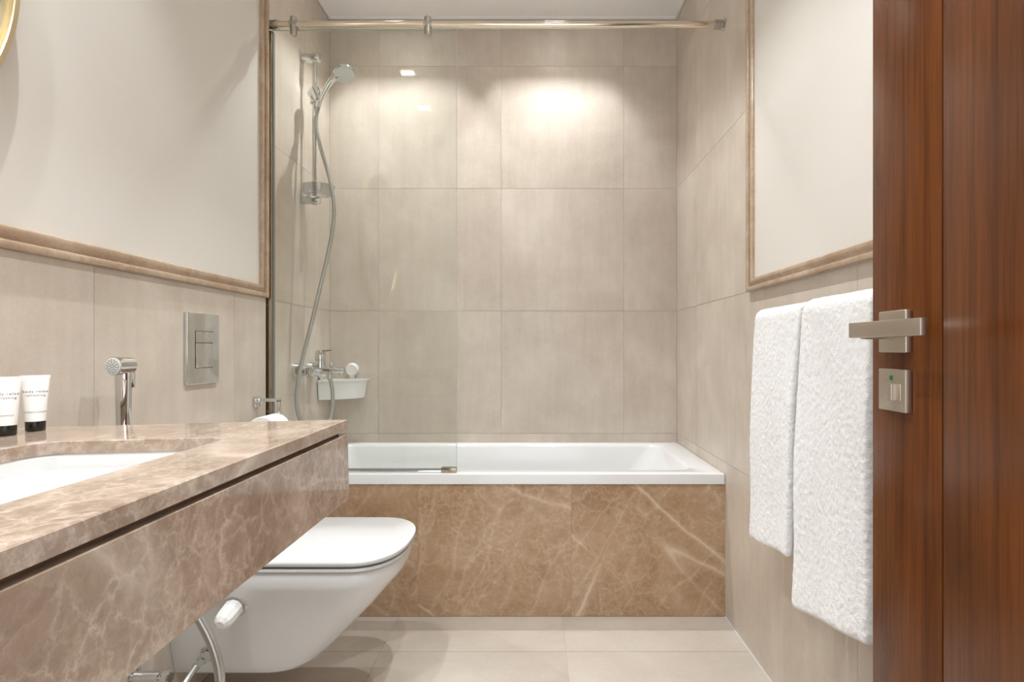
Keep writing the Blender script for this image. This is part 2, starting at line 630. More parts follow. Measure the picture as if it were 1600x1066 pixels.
# moulded marble trim: L-shaped sweep with a mitre
def trim_mesh(xwall, sx, y0, yc, z0, wdt):
    """xwall wall face, sx=+1 proud toward +x; runs y0..yc at height z0 then up to the ceiling.  profile (d inward from the outer edge, proud)"""
    f = wdt / 0.042
    prof = [(0, 0), (0, .014), (.001, .016), (.003, .017), (.012, .017), (.0145, .016), (.0155, .013), (.016, .006), (.0195, .006), (.022, .0075), (.025, .010), (.028, .0125), (.031, .0135), (.038, .0135), (.0405, .012), (.042, .008), (.042, 0)]
    prof = [(d * f, p) for d, p in prof]
    rings = [[Vector((xwall + sx * p, y0, z0 + d)) for d, p in prof],
             [Vector((xwall + sx * p, yc - d, z0 + d)) for d, p in prof],
             [Vector((xwall + sx * p, yc - d, ZC)) for d, p in prof]]
    return loft(rings)


t1 = obj('trim_1', trim_mesh(XW - 0.004, 1, YF, YT + 0.002, ZT, 0.044), 'marble_trim', angle=50)
struct(t1, 'moulded tan marble trim framing the left painted panel', 'trim')
t2 = obj('trim_2', trim_mesh(XR + 0.002, -1, YF, 1.80, ZT - 0.002, 0.040), 'marble_trim', angle=50)
struct(t2, 'moulded tan marble trim framing the right painted panel', 'trim')

# ------------------------------------------------------------------ recessed downlights
LABELS = ['square recessed ceiling downlight over the right half of the bathtub',
          'square recessed ceiling downlight over the tap end of the bathtub',
          'square recessed ceiling downlight over the far end of the vanity',
          'square recessed ceiling downlight over the near end of the vanity',
          'square recessed ceiling downlight over the middle of the floor',
          'square recessed ceiling downlight over the doorway end of the floor']
DEP = 0.0585
for (x, y), lab, lamp_w in zip(DOWNLIGHTS, LABELS, LAMP_W):
    t = thing('downlight', lab, 'downlight', (x, y, ZC), 'square recessed downlights')
    hb = bmesh.new()
    a, b_ = HA, HA + 0.004
    rings = [[Vector((x + sx * r, y + sy * r, z)) for sx, sy in ((-1, -1), (1, -1), (1, 1), (-1, 1))] for r, z in ((a, ZC - 0.0005), (a, ZC + DEP + 0.008), (b_, ZC + DEP + 0.008), (b_, ZC - 0.0005))]
    obj('housing', loft(rings, closed=True), 'housing', t, smooth=False)
    obj('lens', box(x - a, x + a, y - a, y + a, ZC + DEP + 0.004, ZC + DEP + 0.008), 'lens', t, smooth=False)
    ld = bpy.data.lights.new('downlight_lamp', 'AREA')
    ld.shape = 'SQUARE'
    ld.size = 0.016
    ld.spread = radians(120)
    ld.energy = lamp_w
    ld.color = LAMP_COL
    lo = bpy.data.objects.new('downlight_lamp', ld)
    C.objects.link(lo)
    lo.parent = t
    lo.location = (0, 0, DEP)

# ------------------------------------------------------------------ bathtub
ZR = 0.5225


def tub_mesh():
    o = (XL + 0.001, XR - 0.001, YT, YB - 0.001)

    def outer(z, ins=0.0, r=0.006):
        return rrect(o[0] + ins, o[1] - ins, o[2] + ins, o[3] - ins, r, z)

    def inner(z, x0, x1, y0, y1, r):
        return rrect(x0, x1, y0, y1, r, z)

    rings = [outer(ZR - 0.037, 0.0), outer(ZR - 0.004, 0.0), outer(ZR - 0.001, 0.001), outer(ZR, 0.004),
             inner(ZR, -0.925, 0.600, 2.098, 2.668, 0.06), inner(ZR - 0.004, -0.920, 0.594, 2.104, 2.662, 0.06),
             inner(ZR - 0.015, -0.914, 0.586, 2.110, 2.656, 0.062),
             inner(ZR - 0.10, -0.900, 0.53, 2.120, 2.646, 0.075), inner(ZR - 0.22, -0.885, 0.44, 2.130, 2.636, 0.09),
             inner(ZR - 0.33, -0.865, 0.35, 2.140, 2.626, 0.10), inner(ZR - 0.385, -0.83, 0.29, 2.165, 2.60, 0.10),
             inner(ZR - 0.405, -0.77, 0.22, 2.21, 2.555, 0.09)]
    bm = loft(rings, False, True)
    # underside of the rim
    return bm


tub = thing('bathtub', 'white acrylic bathtub set between the tiled walls', 'bathtub', (-0.156, 2.38, 0.0))
obj('tub_shell', tub_mesh(), 'white_acrylic', tub, angle=50)
bmj = lathe((-0.60, 2.383, ZR - 0.4045), (0, 0, 1), [(0, 0.034), (0.003, 0.033), (0.004, 0.02)])
obj('drain', bmj, 'chrome', tub)

ap = thing('bath_apron', 'brown veined marble front panel below the bathtub rim', 'panel', (-0.156, YT + 0.01, 0.0))
for x0, x1 in ((XW + 0.001, -0.428), (-0.428, 0.133), (0.133, XR - 0.0002)):
    obj('marble_slab', box(x0 + 0.00015, x1 - 0.00015, YT + 0.004, YT + 0.020, 0.001, ZR - 0.037, bev=0.0003, seg=1), 'marble_apron', ap, smooth=False, origin=((x0 + x1) / 2, YT + 0.012, 0.25))
obj('joint_backing', box(XW + 0.002, XR - 0.002, YT + 0.0205, YT + 0.03, 0.001, ZR - 0.04), 'recess', ap, smooth=False)

# ------------------------------------------------------------------ shower screen
YG = 2.060
sc_ = thing('shower_screen', 'fixed clear glass shower screen standing on the bathtub rim', 'shower screen', (-0.64, YG, ZR))
GX0, GX1, GZ0, GZ1 = -0.972, -0.291, ZR + 0.012, 2.157
obj('glass_panel', box(GX0, GX1, YG - 0.003, YG + 0.003, GZ0, GZ1), 'glass', sc_, smooth=False)
e = box(GX1, GX1 + 0.0012, YG - 0.003, YG + 0.003, GZ0, GZ1)
bm_box(e, GX0, GX1 + 0.0012, YG - 0.003, YG + 0.003, GZ1, GZ1 + 0.0012)
obj('polished_edge', e, 'glass_edge', sc_, smooth=False)
p = box(XL + 0.001, -0.968, YG - 0.014, YG + 0.014, ZR + 0.001, 2.150, bev=0.0015)
pr = obj('wall_profile', p, 'profile', sc_)
obj('gasket', box(-0.968, -0.9655, YG - 0.007, YG + 0.007, ZR + 0.002, 2.150), 'rubber', pr, smooth=False)
for z in (0.75, 1.14, 1.95):
    obj('screw', lathe((-0.985, YG - 0.0135, z), (0, -1, 0), [(0, 0.004), (0.001, 0.004), (0.002, 0.002)], 10), 'profile', pr)
s = box(-0.966, GX1, YG - 0.011, YG + 0.009, ZR + 0.0005, ZR + 0.010, bev=0.002)
bs = obj('bottom_seal', s, 'chrome', sc_)
obj('seal_lip', box(-0.966, GX1 + 0.001, YG - 0.008, YG + 0.008, ZR + 0.010, ZR + 0.0135), 'rubber', bs, smooth=False)
obj('seal_end_block', box(GX1 - 0.055, GX1 + 0.002, YG - 0.013, YG + 0.011, ZR + 0.0005, ZR + 0.019, bev=0.002), 'profile', bs)
YRL, ZRL = YG - 0.012, 2.172
obj('support_rail', cyl((XL + 0.02, YRL, ZRL), (XR - 0.02, YRL, ZRL), 0.0125, n=24), 'rail', sc_)
for xw, sg in ((XL, 1), (XR, -1)):
    ln = 0.064 if sg > 0 else 0.038
    obj('rail_end_bracket', lathe((xw + sg * 0.0005, YRL, ZRL), (sg, 0, 0), [(0, 0.021), (0.004, 0.021), (0.006, 0.0165), (ln - 0.002, 0.0165), (ln, 0.014)], 24), 'bracket', sc_)
for px in (-0.886, -0.394):
    k = bmesh.new()
    bm_cyl(k, (px, YRL - 0.004, ZRL + 0.026), (px, YRL - 0.004, ZRL - 0.042), 0.0125, n=20, bev=0.002)
    cl_ = obj('rail_clamp', k, 'bracket', sc_)
    obj('clamp_collar', lathe((px - 0.014, YRL, ZRL), (1, 0, 0), [(0, 0.0155), (0.001, 0.0165), (0.027, 0.0165), (0.028, 0.0155)], 20), 'bracket', cl_)

# ------------------------------------------------------------------ slide rail with handset
YS = 2.405
XB = -0.952
sr = thing('shower_slide_rail', 'chrome vertical shower slide rail on the left tiled wall', 'shower rail', (XL, YS, 1.60))
obj('bar', cyl((XB, YS, 1.60), (XB, YS, 2.235), 0.0095, n=20), 'chrome', sr)
for z in (2.235, 1.622):
    obj('bracket', lathe((XL + 0.0005, YS, z), (1, 0, 0), [(0, 0.016), (0.002, 0.0185), (0.070, 0.0185), (0.077, 0.016), (0.080, 0.010)], 24), 'chrome', sr)
k = cyl((XB, YS, 2.035), (XB, YS, 2.095), 0.018, bev=0.003)
bm_cyl(k, (XB - 0.004, YS - 0.005, 2.066), (XB - 0.004, YS - 0.040, 2.066), 0.015, 0.013, bev=0.002)
sl = obj('slider', k, 'chrome', sr)
obj('holder_cone', tube([(XB + 0.012, YS - 0.036, 2.085), (XB + 0.030, YS - 0.036, 2.040)], [0.021, 0.016], 20), 'chrome', sl)
# clear soap dish
dz = 1.668
rings = []
for rr, z in ((0.055, dz + 0.012), (0.052, dz - 0.012), (0.046, dz - 0.026), (0.030, dz - 0.030)):
    rings.append([Vector((XB + 0.020 + rr * 1.25 * cos(2 * pi * k / 28), YS - 0.01 + rr * 1.15 * sin(2 * pi * k / 28), z)) for k in range(28)])
for rr, z in ((0.027, dz - 0.028), (0.043, dz - 0.023), (0.049, dz - 0.010), (0.0525, dz + 0.012)):
    rings.append([Vector((XB + 0.020 + rr * 1.25 * cos(2 * pi * k / 28), YS - 0.01 + rr * 1.15 * sin(2 * pi * k / 28), z)) for k in range(28)])
obj('soap_dish', loft(rings), 'dish', sr)

hs = thing('hand_shower', 'chrome hand shower with round white spray face resting in its holder', 'shower head', (XB + 0.03, YS - 0.036, 2.03))
h0 = Vector((XB + 0.034, YS - 0.036, 2.028))
h1 = Vector((-0.856, YS - 0.055, 2.118))
hd = Vector((-0.803, YS - 0.062, 2.138))
hp = catmull([h0, h0.lerp(h1, 0.5) + Vector((-0.003, 0, 0.003)), h1, h1.lerp(hd, 0.6)], 6)
obj('handle', tube(hp, [0.0105 + 0.004 * i / len(hp) for i in range(len(hp))], 18), 'chrome', hs)
nrm = Vector((0.22, -0.38, -0.90)).normalized()
hh = obj('head', lathe(hd - nrm * 0.020, nrm, [(0, 0.020), (0.004, 0.032), (0.012, 0.041), (0.018, 0.044), (0.026, 0.044), (0.029, 0.042)], 32), 'chrome', hs)
obj('spray_plate', lathe(hd + nrm * 0.0085, nrm, [(0, 0.0405), (0.0025, 0.0405), (0.0035, 0.039)], 32), 'spray_face', hh)
nz = bmesh.new()
u = nrm.orthogonal().normalized()
v_ = nrm.cross(u)
for rr, cnt in ((0.010, 6), (0.020, 12), (0.030, 18), (0.037, 22)):
    for i in range(cnt):
        c_ = hd + nrm * 0.0118 + (u * cos(2 * pi * i / cnt) + v_ * sin(2 * pi * i / cnt)) * rr
        bm_cyl(nz, c_, c_ + nrm * 0.0012, 0.0011, 0.0008, n=6)
no = obj('nozzles', nz, 'nozzle', hh)
no['kind'] = 'stuff'


def P(px, py, Y):
    s = 870.0 / Y
    return Vector(((px - 836) / s, Y, 0.98 - (py - 545) / s))


# mixer
ZM, YM, XM = 0.886, 2.410, -0.943
OUT = Vector((-0.884, 2.395, 0.868))
hose_pts = [h0 + Vector((0.0, 0, 0.0)), P(494, 190, 2.365), P(501, 230, 2.355), P(514, 275, 2.345), P(521.5, 315, 2.335), P(521, 350, 2.33), P(512, 400, 2.32), P(500, 450, 2.31),
            P(487, 505, 2.30), P(474, 555, 2.295), P(466, 595, 2.29), P(463.5, 630, 2.29), P(471, 660, 2.30), P(492, 676, 2.33), P(511, 664, 2.37), P(519, 640, 2.39), P(519.5, 612, 2.395), OUT]
obj('hose', tube(catmull(hose_pts, 8), 0.0082, 12), 'hose', hs)
obj('hose_nut', cyl(h0 + Vector((-0.006, 0, -0.022)), h0 + Vector((0.001, 0, 0.002)), 0.0105, 0.012), 'chrome', hs)

mx = thing('bath_mixer', 'chrome bath mixer tap on the left wall below the slide rail', 'tap', (XL, YM, ZM))
k = cyl((XM, YM - 0.082, ZM), (XM, YM + 0.082, ZM), 0.0215, bev=0.004, n=24)
body = obj('body', k, 'chrome', mx)
for dy in (-0.075, 0.075):
    f_ = lathe((XL + 0.0005, YM + dy, ZM), (1, 0, 0), [(0, 0.034), (0.010, 0.034), (0.022, 0.031), (0.024, 0.016), (0.034, 0.016), (0.034, 0.021), (0.050, 0.021), (0.052, 0.017)], 24)
    obj('wall_flange', f_, 'chrome', mx)
sp = []
for t_ in range(9):
    t = t_ / 8
    x = XM + 0.0 + t * 0.118
    hw = 0.026 - 0.006 * t
    hz = 0.020 - 0.008 * t
    z = ZM + 0.002 - 0.003 * t
    sp.append([Vector((x, YM + hw * cos(a) * (1 if True else 1), z + hz * sin(a))) for a in [2 * pi * q / 20 for q in range(20)]])
obj('spout', loft(sp), 'chrome', mx)
obj('aerator', cyl((XM + 0.103, YM, ZM - 0.020), (XM + 0.103, YM, ZM - 0.002), 0.011, 0.012), 'chrome', mx)
obj('handle_base', lathe((XM + 0.014, YM, ZM + 0.012), (0, 0, 1), [(0, 0.0245), (0.030, 0.0235), (0.032, 0.0215), (0.034, 0.0215), (0.036, 0.0235), (0.068, 0.021), (0.075, 0.017), (0.076, 0.008)], 24), 'chrome', mx)
lv = loft([[Vector((XM + 0.005 + xx, YM + sy * wd, ZM + 0.080 + zz + sz * th)) for sy, sz in ((-1, -1), (1, -1), (1, 1), (-1, 1))] for xx, wd, zz, th in ((0, 0.010, 0.002, 0.006), (0.02, 0.011, 0.004, 0.004), (0.055, 0.010, 0.007, 0.0024), (0.085, 0.008, 0.010, 0.002))])
bmesh.ops.bevel(lv, geom=list(lv.edges), offset=0.0008, segments=2, affect='EDGES')
obj('lever', lv, 'chrome', mx)
obj('diverter_knob', lathe((XM + 0.062, YM, ZM + 0.012), (0, 0, 1), [(0, 0.005), (0.010, 0.005), (0.011, 0.008), (0.026, 0.0075), (0.027, 0.006)], 16), 'chrome', mx)
obj('hose_outlet', lathe((OUT.x, OUT.y, ZM - 0.004), (0, 0, -1), [(0, 0.009), (0.012, 0.009), (0.012, 0.011), (0.030, 0.010), (0.036, 0.009)], 16), 'chrome', mx)

# corner basket with suction discs
bk = thing('corner_basket', 'white plastic corner shower basket in the tiled corner behind the mixer', 'basket', (XL + 0.08, YB - 0.08, 0.742))


def basket_ring(rad, z, ins, bulge=0.0):
    cx, cy = XL + 0.004 + ins, YB - 0.004 - ins
    pts = []
    n = 14
    ex, ey = cx + rad, cy - rad * 0.86
    for i in range(n + 1):            # front arc from right-wall end to left-wall end
        t = i / n
        a = pi / 2 * t
        q = 2.4
        x = cx + rad * (abs(cos(a)) ** (2 / q))
        y = cy - rad * 0.86 * (abs(sin(a)) ** (2 / q)) * 1.0
        # flatten the arc to a shallow bow
        lx = ex + (cx - ex) * t
        ly = cy + (ey - cy) * t
        pts.append(Vector((lx * 0.35 + x * 0.65, ly * 0.35 + y * 0.65, z)))
    pts.append(Vector((cx, cy, z)))
    return pts


rg = [basket_ring(0.168, 0.742, 0.0), basket_ring(0.183, 0.826, 0.0), basket_ring(0.192, 0.827, 0.0), basket_ring(0.193, 0.834, 0.0), basket_ring(0.184, 0.834, 0.002), basket_ring(0.178, 0.826, 0.003), basket_ring(0.164, 0.746, 0.003)]
obj('tray', loft(rg), 'white_plastic', bk, angle=40)
for c_, ax in (((-0.894, YB - 0.0005, 0.878), (0, -1, 0)), ((XL + 0.0005, 2.60, 0.875), (1, 0, 0))):
    sd = obj('suction_disc', lathe(c_, ax, [(0, 0.031), (0.004, 0.0325), (0.010, 0.0315), (0.015, 0.029), (0.020, 0.0275), (0.022, 0.025)], 28), 'white_plastic', bk)
    cv = Vector(c_) + Vector(ax) * 0.008
    if ax[1]:
        obj('tab', box(cv.x - 0.012, cv.x + 0.012, cv.y - 0.004, cv.y + 0.003, 0.825, 0.862, bev=0.001), 'white_plastic', bk)
    else:
        obj('tab', box(cv.x - 0.003, cv.x + 0.004, cv.y - 0.012, cv.y + 0.012, 0.825, 0.862, bev=0.001), 'white_plastic', bk)

# ------------------------------------------------------------------ toilet
YTC = 1.625
tl = thing('wall_hung_toilet', 'white wall-hung toilet with slim closed lid between vanity and bathtub', 'toilet', (XW, YTC, 0.09))


def d_ring(xf, hw, z, xs=None, n=2.5, xb=XW + 0.001, m=28, nb=5):
    """D outline: straight back on the wall, superelliptic front"""
    if xs is None:
        xs = xf - 0.75 * hw
    a = xf - xs
    pts = []
    for i in range(m + 1):
        t = -pi / 2 + pi * i / m
        c, s_ = cos(t), sin(t)
        pts.append(Vector((xs + a * abs(c) ** (2 / n), YTC + hw * (abs(s_) ** (2 / n)) * (1 if s_ > 0 else -1), z)))
    for i in range(1, nb + 1):
        pts.append(Vector((xs + (xb - xs) * i / nb, YTC + hw, z)))
    for i in range(0, nb):
        pts.append(Vector((xb + (xs - xb) * i / nb, YTC - hw, z)))
    return pts


body = [(-0.70, 0.080, 0.088, 2.3), (-0.655, 0.098, 0.090, 2.3), (-0.625, 0.106, 0.098, 2.3), (-0.600, 0.112, 0.115, 2.3), (-0.555, 0.122, 0.160, 2.3), (-0.505, 0.134, 0.212, 2.4),
        (-0.450, 0.150, 0.268, 2.4), (-0.402, 0.168, 0.325, 2.5), (-0.380, 0.182, 0.350, 2.5), (-0.373, 0.1855, 0.362, 2.5), (-0.368, 0.186, 0.392, 2.5), (-0.372, 0.183, 0.398, 2.5)]
obj('bowl', loft([d_ring(xf, hw, z, None if z > 0.3 else xf - 0.9 * hw, n) for xf, hw, z, n in body]), 'ceramic', tl, angle=60)
seat = [(-0.368, 0.186, 0.4005), (-0.363, 0.190, 0.4025), (-0.362, 0.1905, 0.408), (-0.364, 0.189, 0.4105)]
obj('seat', loft([d_ring(xf, hw, z, -0.502) for xf, hw, z in seat]), 'lid_white', tl, angle=50)
lid = [(-0.366, 0.187, 0.4155), (-0.360, 0.192, 0.418), (-0.358, 0.1935, 0.424), (-0.359, 0.1925, 0.4285), (-0.364, 0.188, 0.4310)]
ld_ = obj('lid', loft([d_ring(xf, hw, z, -0.500, xb=XW + 0.035) for xf, hw, z in lid]), 'lid_white', tl, angle=50)
obj('seat_buffer', loft([d_ring(-0.375, 0.178, z, -0.510) for z in (0.396, 0.4165)]), 'rubber', tl)
for dy in (-0.08, 0.08):
    obj('hinge', box(XW + 0.02, XW + 0.05, YTC + dy - 0.02, YTC + dy + 0.02, 0.398, 0.417, bev=0.003), 'chrome', tl)

# side tap with white handle on the toilet's flank
kx, kz = -0.787, 0.304
ky = YTC - 0.1545
tv = thing('bidet_side_tap', 'small white handled tap with chrome collar on the flank of the toilet', 'tap', (kx, ky, kz))
obj('collar', lathe((kx, ky, kz), (0.0, -1, 0), [(-0.03, 0.010), (-0.004, 0.030), (0.003, 0.031), (0.008, 0.028), (0.009, 0.020), (0.016, 0.020)], 24), 'chrome', tv)
obj('knob', lathe((kx, ky - 0.014, kz), (0.0, -1, -0.22), [(0, 0.023), (0.004, 0.025), (0.046, 0.0235), (0.060, 0.019), (0.068, 0.010)], 10), 'white_plastic', tv, angle=20)

# braided hose feeding the toilet
vx, vz = -0.878, 0.160
vy = YTC - 0.121
th_ = thing('toilet_supply_hose', 'braided supply hose with chrome nut screwed into the toilet flank', 'hose', (vx, vy, vz))
obj('flange', lathe((vx, vy, vz), (0, -1, 0), [(-0.02, 0.010), (-0.002, 0.022), (0.004, 0.023), (0.007, 0.015), (0.016, 0.015)], 20), 'chrome', th_)
obj('nut', lathe((vx, vy - 0.016, vz), (-0.05, -1, -0.15), [(0, 0.0145), (0.022, 0.0145), (0.024, 0.010), (0.044, 0.010)], 6), 'chrome', th_, angle=20)
q0 = Vector((vx - 0.002, vy - 0.058, vz - 0.006))
obj('hose', tube(catmull([q0, q0 + Vector((-0.004, -0.05, -0.025)), q0 + Vector((-0.012, -0.095, -0.070)), q0 + Vector((-0.035, -0.10, -0.120)), q0 + Vector((-0.075, -0.06, -0.133)), Vector((XW + 0.003, vy - 0.12, 0.03))], 8), 0.0085, 10), 'hose', th_)

# flush plate
fp = thing('flush_plate', 'chrome dual flush plate on the tiled wall above the toilet', 'flush plate', (XW, 1.634, 0.98))
fy0, fy1, fz0, fz1 = 1.556, 1.712, 0.877, 1.083
obj('plate', box(XW + 0.0005, XW + 0.011, fy0, fy1, fz0, fz1, bev=0.0025, seg=3), 'chrome', fp)
obj('large_button', box(XW + 0.0112, XW + 0.0135, 1.592, 1.676, 0.925, 0.996, bev=0.0012), 'chrome', fp)
obj('small_button', box(XW + 0.0112, XW + 0.0135, 1.592, 1.676, 0.9975, 1.030, bev=0.0012), 'chrome', fp)
obj('button_gap', box(XW + 0.0105, XW + 0.0114, 1.5905, 1.6775, 0.9235, 1.0315), 'black', fp, smooth=False)

# ------------------------------------------------------------------ bidet sprayer on the wall
bx_, by_ = -0.920, 1.245
sprayer = thing('bidet_sprayer', 'chrome hand-held bidet sprayer hanging on the tiled wall behind the vanity', 'sprayer', (XW, by_, 0.83))
hb_ = loft([[Vector((bx_ + r * cos(a) * 1.0, by_ + r * 0.9 * sin(a), z)) for a in [2 * pi * q / 20 for q in range(20)]] for r, z in ((0.013, 0.806), (0.0150, 0.812), (0.0155, 0.86), (0.0168, 0.91), (0.0175, 0.935), (0.014, 0.950))])
obj('handle', hb_, 'chrome', sprayer)
hz_ = 0.943
hd_ax = Vector((-0.10, -1, -0.02)).normalized()
hp0 = Vector((bx_ + 0.006, by_ + 0.018, hz_))
hd2 = obj('head', lathe(hp0, hd_ax, [(0, 0.008), (0.002, 0.014), (0.006, 0.0185), (0.045, 0.0205), (0.050, 0.0205), (0.051, 0.019)], 28), 'chrome', sprayer)
fc_ = hp0 + hd_ax * 0.0505
obj('spray_plate', lathe(fc_, hd_ax, [(0, 0.0185), (0.0012, 0.0185), (0.0016, 0.0175)], 28), 'spray_face', hd2)
nz = bmesh.new()
u = hd_ax.orthogonal().normalized()
v_ = hd_ax.cross(u)
for rr, cnt in ((0.004, 5), (0.009, 9), (0.014, 14)):
    for i in range(cnt):
        c_ = fc_ + hd_ax * 0.0014 + (u * cos(2 * pi * i / cnt) + v_ * sin(2 * pi * i / cnt)) * rr
        bm_cyl(nz, c_, c_ + hd_ax * 0.0008, 0.0017, n=6)
no = obj('nozzles', nz, 'nozzle', hd2)
no['kind'] = 'stuff'
obj('trigger', box(bx_ + 0.010, bx_ + 0.019, by_ + 0.006, by_ + 0.012, 0.892, 0.928, bev=0.0025), 'chrome', sprayer)
obj('connector', lathe((bx_, by_, 0.806), (0, 0, -1), [(0, 0.010), (0.018, 0.010), (0.02, 0.008)], 16), 'chrome', sprayer)
obj('wall_bracket', box(XW + 0.0005, bx_ - 0.007, by_ - 0.012, by_ + 0.012, 0.768, 0.790, bev=0.003), 'chrome', sprayer)
sh = [Vector((bx_, by_, 0.79)), Vector((bx_ + 0.004, by_, 0.70)), Vector((-0.875, by_ - 0.02, 0.56)), P(285, 925, 1.22), P(311, 966, 1.22), P(331, 1005, 1.22), P(342, 1045, 1.22), P(343, 1085, 1.22), Vector((-0.715, 1.24, 0.10)), Vector((-0.76, 1.27, 0.045)), Vector((-0.83, 1.31, 0.035)), Vector((-0.905, 1.345, 0.06)), Vector((-0.930, 1.36, 0.145))]
obj('hose', tube(catmull(sh, 8), 0.0105, 12), 'hose', sprayer)

# angle valve on the wall below the vanity
av = thing('angle_valve', 'chrome angle valve low on the tiled wall under the vanity', 'valve', (XW, 1.36, 0.16))
obj('escutcheon', lathe((XW + 0.0005, 1.36, 0.178), (1, 0, 0), [(0, 0.026), (0.004, 0.025), (0.007, 0.014), (0.03, 0.012)], 20), 'chrome', av)
obj('body', lathe((-0.955, 1.36, 0.178), (1, 0, 0), [(0, 0.012), (0.002, 0.014), (0.040, 0.014), (0.042, 0.010), (0.048, 0.010)], 16), 'chrome', av)
obj('outlet', lathe((-0.930, 1.36, 0.175), (0, 0, -1), [(0, 0.010), (0.012, 0.010), (0.013, 0.012), (0.030, 0.012)], 12), 'chrome', av)
obj('handle', lathe((-0.908, 1.36, 0.178), (1, 0, 0), [(0, 0.015), (0.003, 0.017), (0.016, 0.017), (0.019, 0.014)], 8), 'chrome', av, angle=20)

# ------------------------------------------------------------------ toilet paper holder and roll
ty = 1.955
ph = thing('paper_holder', 'chrome square toilet paper holder on the wall beside the shower screen', 'paper holder', (XW, ty, 0.79))
obj('rose', box(XW + 0.0005, XW + 0.008, ty - 0.019, ty + 0.019, 0.776, 0.812, bev=0.001), 'chrome', ph)
obj('arm', box(XW + 0.006, XW + 0.088, ty - 0.006, ty + 0.006, 0.794, 0.806, bev=0.001), 'chrome', ph)
obj('drop', box(XW + 0.076, XW + 0.088, ty - 0.006, ty + 0.006, 0.712, 0.799, bev=0.001), 'chrome', ph)
obj('bar', box(XW + 0.076, XW + 0.088, ty - 0.130, ty + 0.006, 0.708, 0.720, bev=0.001), 'chrome', ph)
rc = (XW + 0.078, 0, 0.703)
ro = thing('toilet_roll', 'white toilet paper roll hanging behind the vanity top', 'toilet roll', (rc[0], ty - 0.065, 0.652))
ring_o = [(0.049, -0.115), (0.051, -0.113), (0.051, -0.013), (0.049, -0.011), (0.021, -0.011), (0.021, -0.115)]
obj('paper', loft([[Vector((rc[0] + r * cos(2 * pi * q / 36), ty + d, rc[2] + r * sin(2 * pi * q / 36))) for q in range(36)] for r, d in ring_o], closed=True), 'paper', ro)
obj('core', loft([[Vector((rc[0] + r * cos(2 * pi * q / 24), ty + d, rc[2] + r * sin(2 * pi * q / 24))) for q in range(24)] for r, d in ((0.0208, -0.114), (0.0208, -0.012), (0.0195, -0.012), (0.0195, -0.114))], closed=True), 'card', ro)

# ------------------------------------------------------------------ vanity: slab, apron, basin (slightly out of level)
VX, VY, VZ = -0.336, 0.997, 0.8535
pivot = Vector((VX, VY, VZ))
ROLL = Matrix.Translation(pivot) @ Matrix.Rotation(radians(-1.45), 4, 'Y') @ Matrix.Translation(-pivot)
SX0 = XW + 0.010
SY0 = YF + 0.002
CUT = (-0.722, -0.4445, 0.22, 0.815)


def cut(z, g, r):
    return rrect(CUT[0] - g, CUT[1] + g, CUT[2] - g, CUT[3] + g, r, z, 8, 8)


def outr(z, ins):
    return rrect(SX0 + ins, VX - ins, SY0 + ins, VY - ins, 0.001, z, 8, 8)


TH = 0.0185
rings = [outr(VZ - TH, 0), outr(VZ - 0.0015, 0), outr(VZ, 0.0015), cut(VZ, 0.001, 0.040), cut(VZ - 0.001, 0.0, 0.039), cut(VZ - TH, 0, 0.039)]
vt_ = obj('marble_countertop', loft(rings, closed=True), 'marble', angle=30, xf=ROLL)
tag(vt_, 'polished beige-brown marble vanity top with a basin cut-out', 'countertop')

va = thing('vanity_apron', 'brown veined marble fascia hanging below the vanity top', 'vanity', (VX, VY, 0.70))
FZ0, FZ1 = 0.712, VZ - TH - 0.0075
obj('front_panel', box(VX - 0.019, VX, SY0, VY, FZ0, FZ1, bev=0.0008, seg=1), 'marble', va, smooth=False, xf=ROLL)
obj('end_panel', box(SX0, VX - 0.0195, VY - 0.022, VY - 0.003, FZ0, FZ1, bev=0.0008, seg=1), 'marble', va, smooth=False, xf=ROLL)
rs = box(VX - 0.030, VX - 0.012, SY0, VY - 0.012, FZ1 - 0.02, VZ - TH - 0.0003)
bm_box(rs, SX0, VX - 0.030, VY - 0.032, VY - 0.014, FZ1 - 0.02, VZ - TH - 0.0003)
obj('shadow_gap_strip', rs, 'recess', va, smooth=False, xf=ROLL)

ZB = VZ - TH
rings = [cut(ZB - 0.0005, 0.018, 0.05), cut(ZB - 0.0005, 0.002, 0.041), cut(ZB - 0.004, 0.0, 0.04)]


def basin(z, ix, iy0, iy1, r):
    return rrect(CUT[0] + ix, CUT[1] - ix, CUT[2] + iy0, CUT[3] - iy1, r, z, 8, 8)


rings += [basin(ZB - 0.022, 0.0005, 0.001, 0.001, 0.04), basin(ZB - 0.0255, 0.003, 0.004, 0.004, 0.042), basin(ZB - 0.027, 0.008, 0.010, 0.010, 0.045),
          basin(ZB - 0.034, 0.024, 0.03, 0.045, 0.045), basin(ZB - 0.050, 0.045, 0.08, 0.11, 0.045), basin(ZB - 0.070, 0.075, 0.14, 0.18, 0.04), basin(ZB - 0.082, 0.105, 0.20, 0.24, 0.03)]
inner_n = len(rings)
rings += [basin(ZB - 0.095, 0.105, 0.20, 0.24, 0.03), basin(ZB - 0.085, 0.065, 0.13, 0.17, 0.04), basin(ZB - 0.047, 0.010, 0.02, 0.035, 0.045), cut(ZB - 0.030, 0.008, 0.05), cut(ZB - 0.008, 0.018, 0.05)]
bm = bmesh.new()
R = [[bm.verts.new(p_) for p_ in r] for r in rings]
loft_faces(bm, R[:inner_n], False, True)
loft_faces(bm, R[inner_n:], True, False)
n_ = len(R[0])
for q in range(n_):
    bm.faces.new((R[-1][q], R[-1][(q + 1) % n_], R[0][(q + 1) % n_], R[0][q]))
bs_ = obj('sink_basin', bm, 'ceramic', angle=28, xf=ROLL)
tag(bs_, 'white undermount ceramic basin in the marble vanity top', 'sink')


def counter_z(x):
    return VZ + (x - VX) * math.tan(radians(1.45))


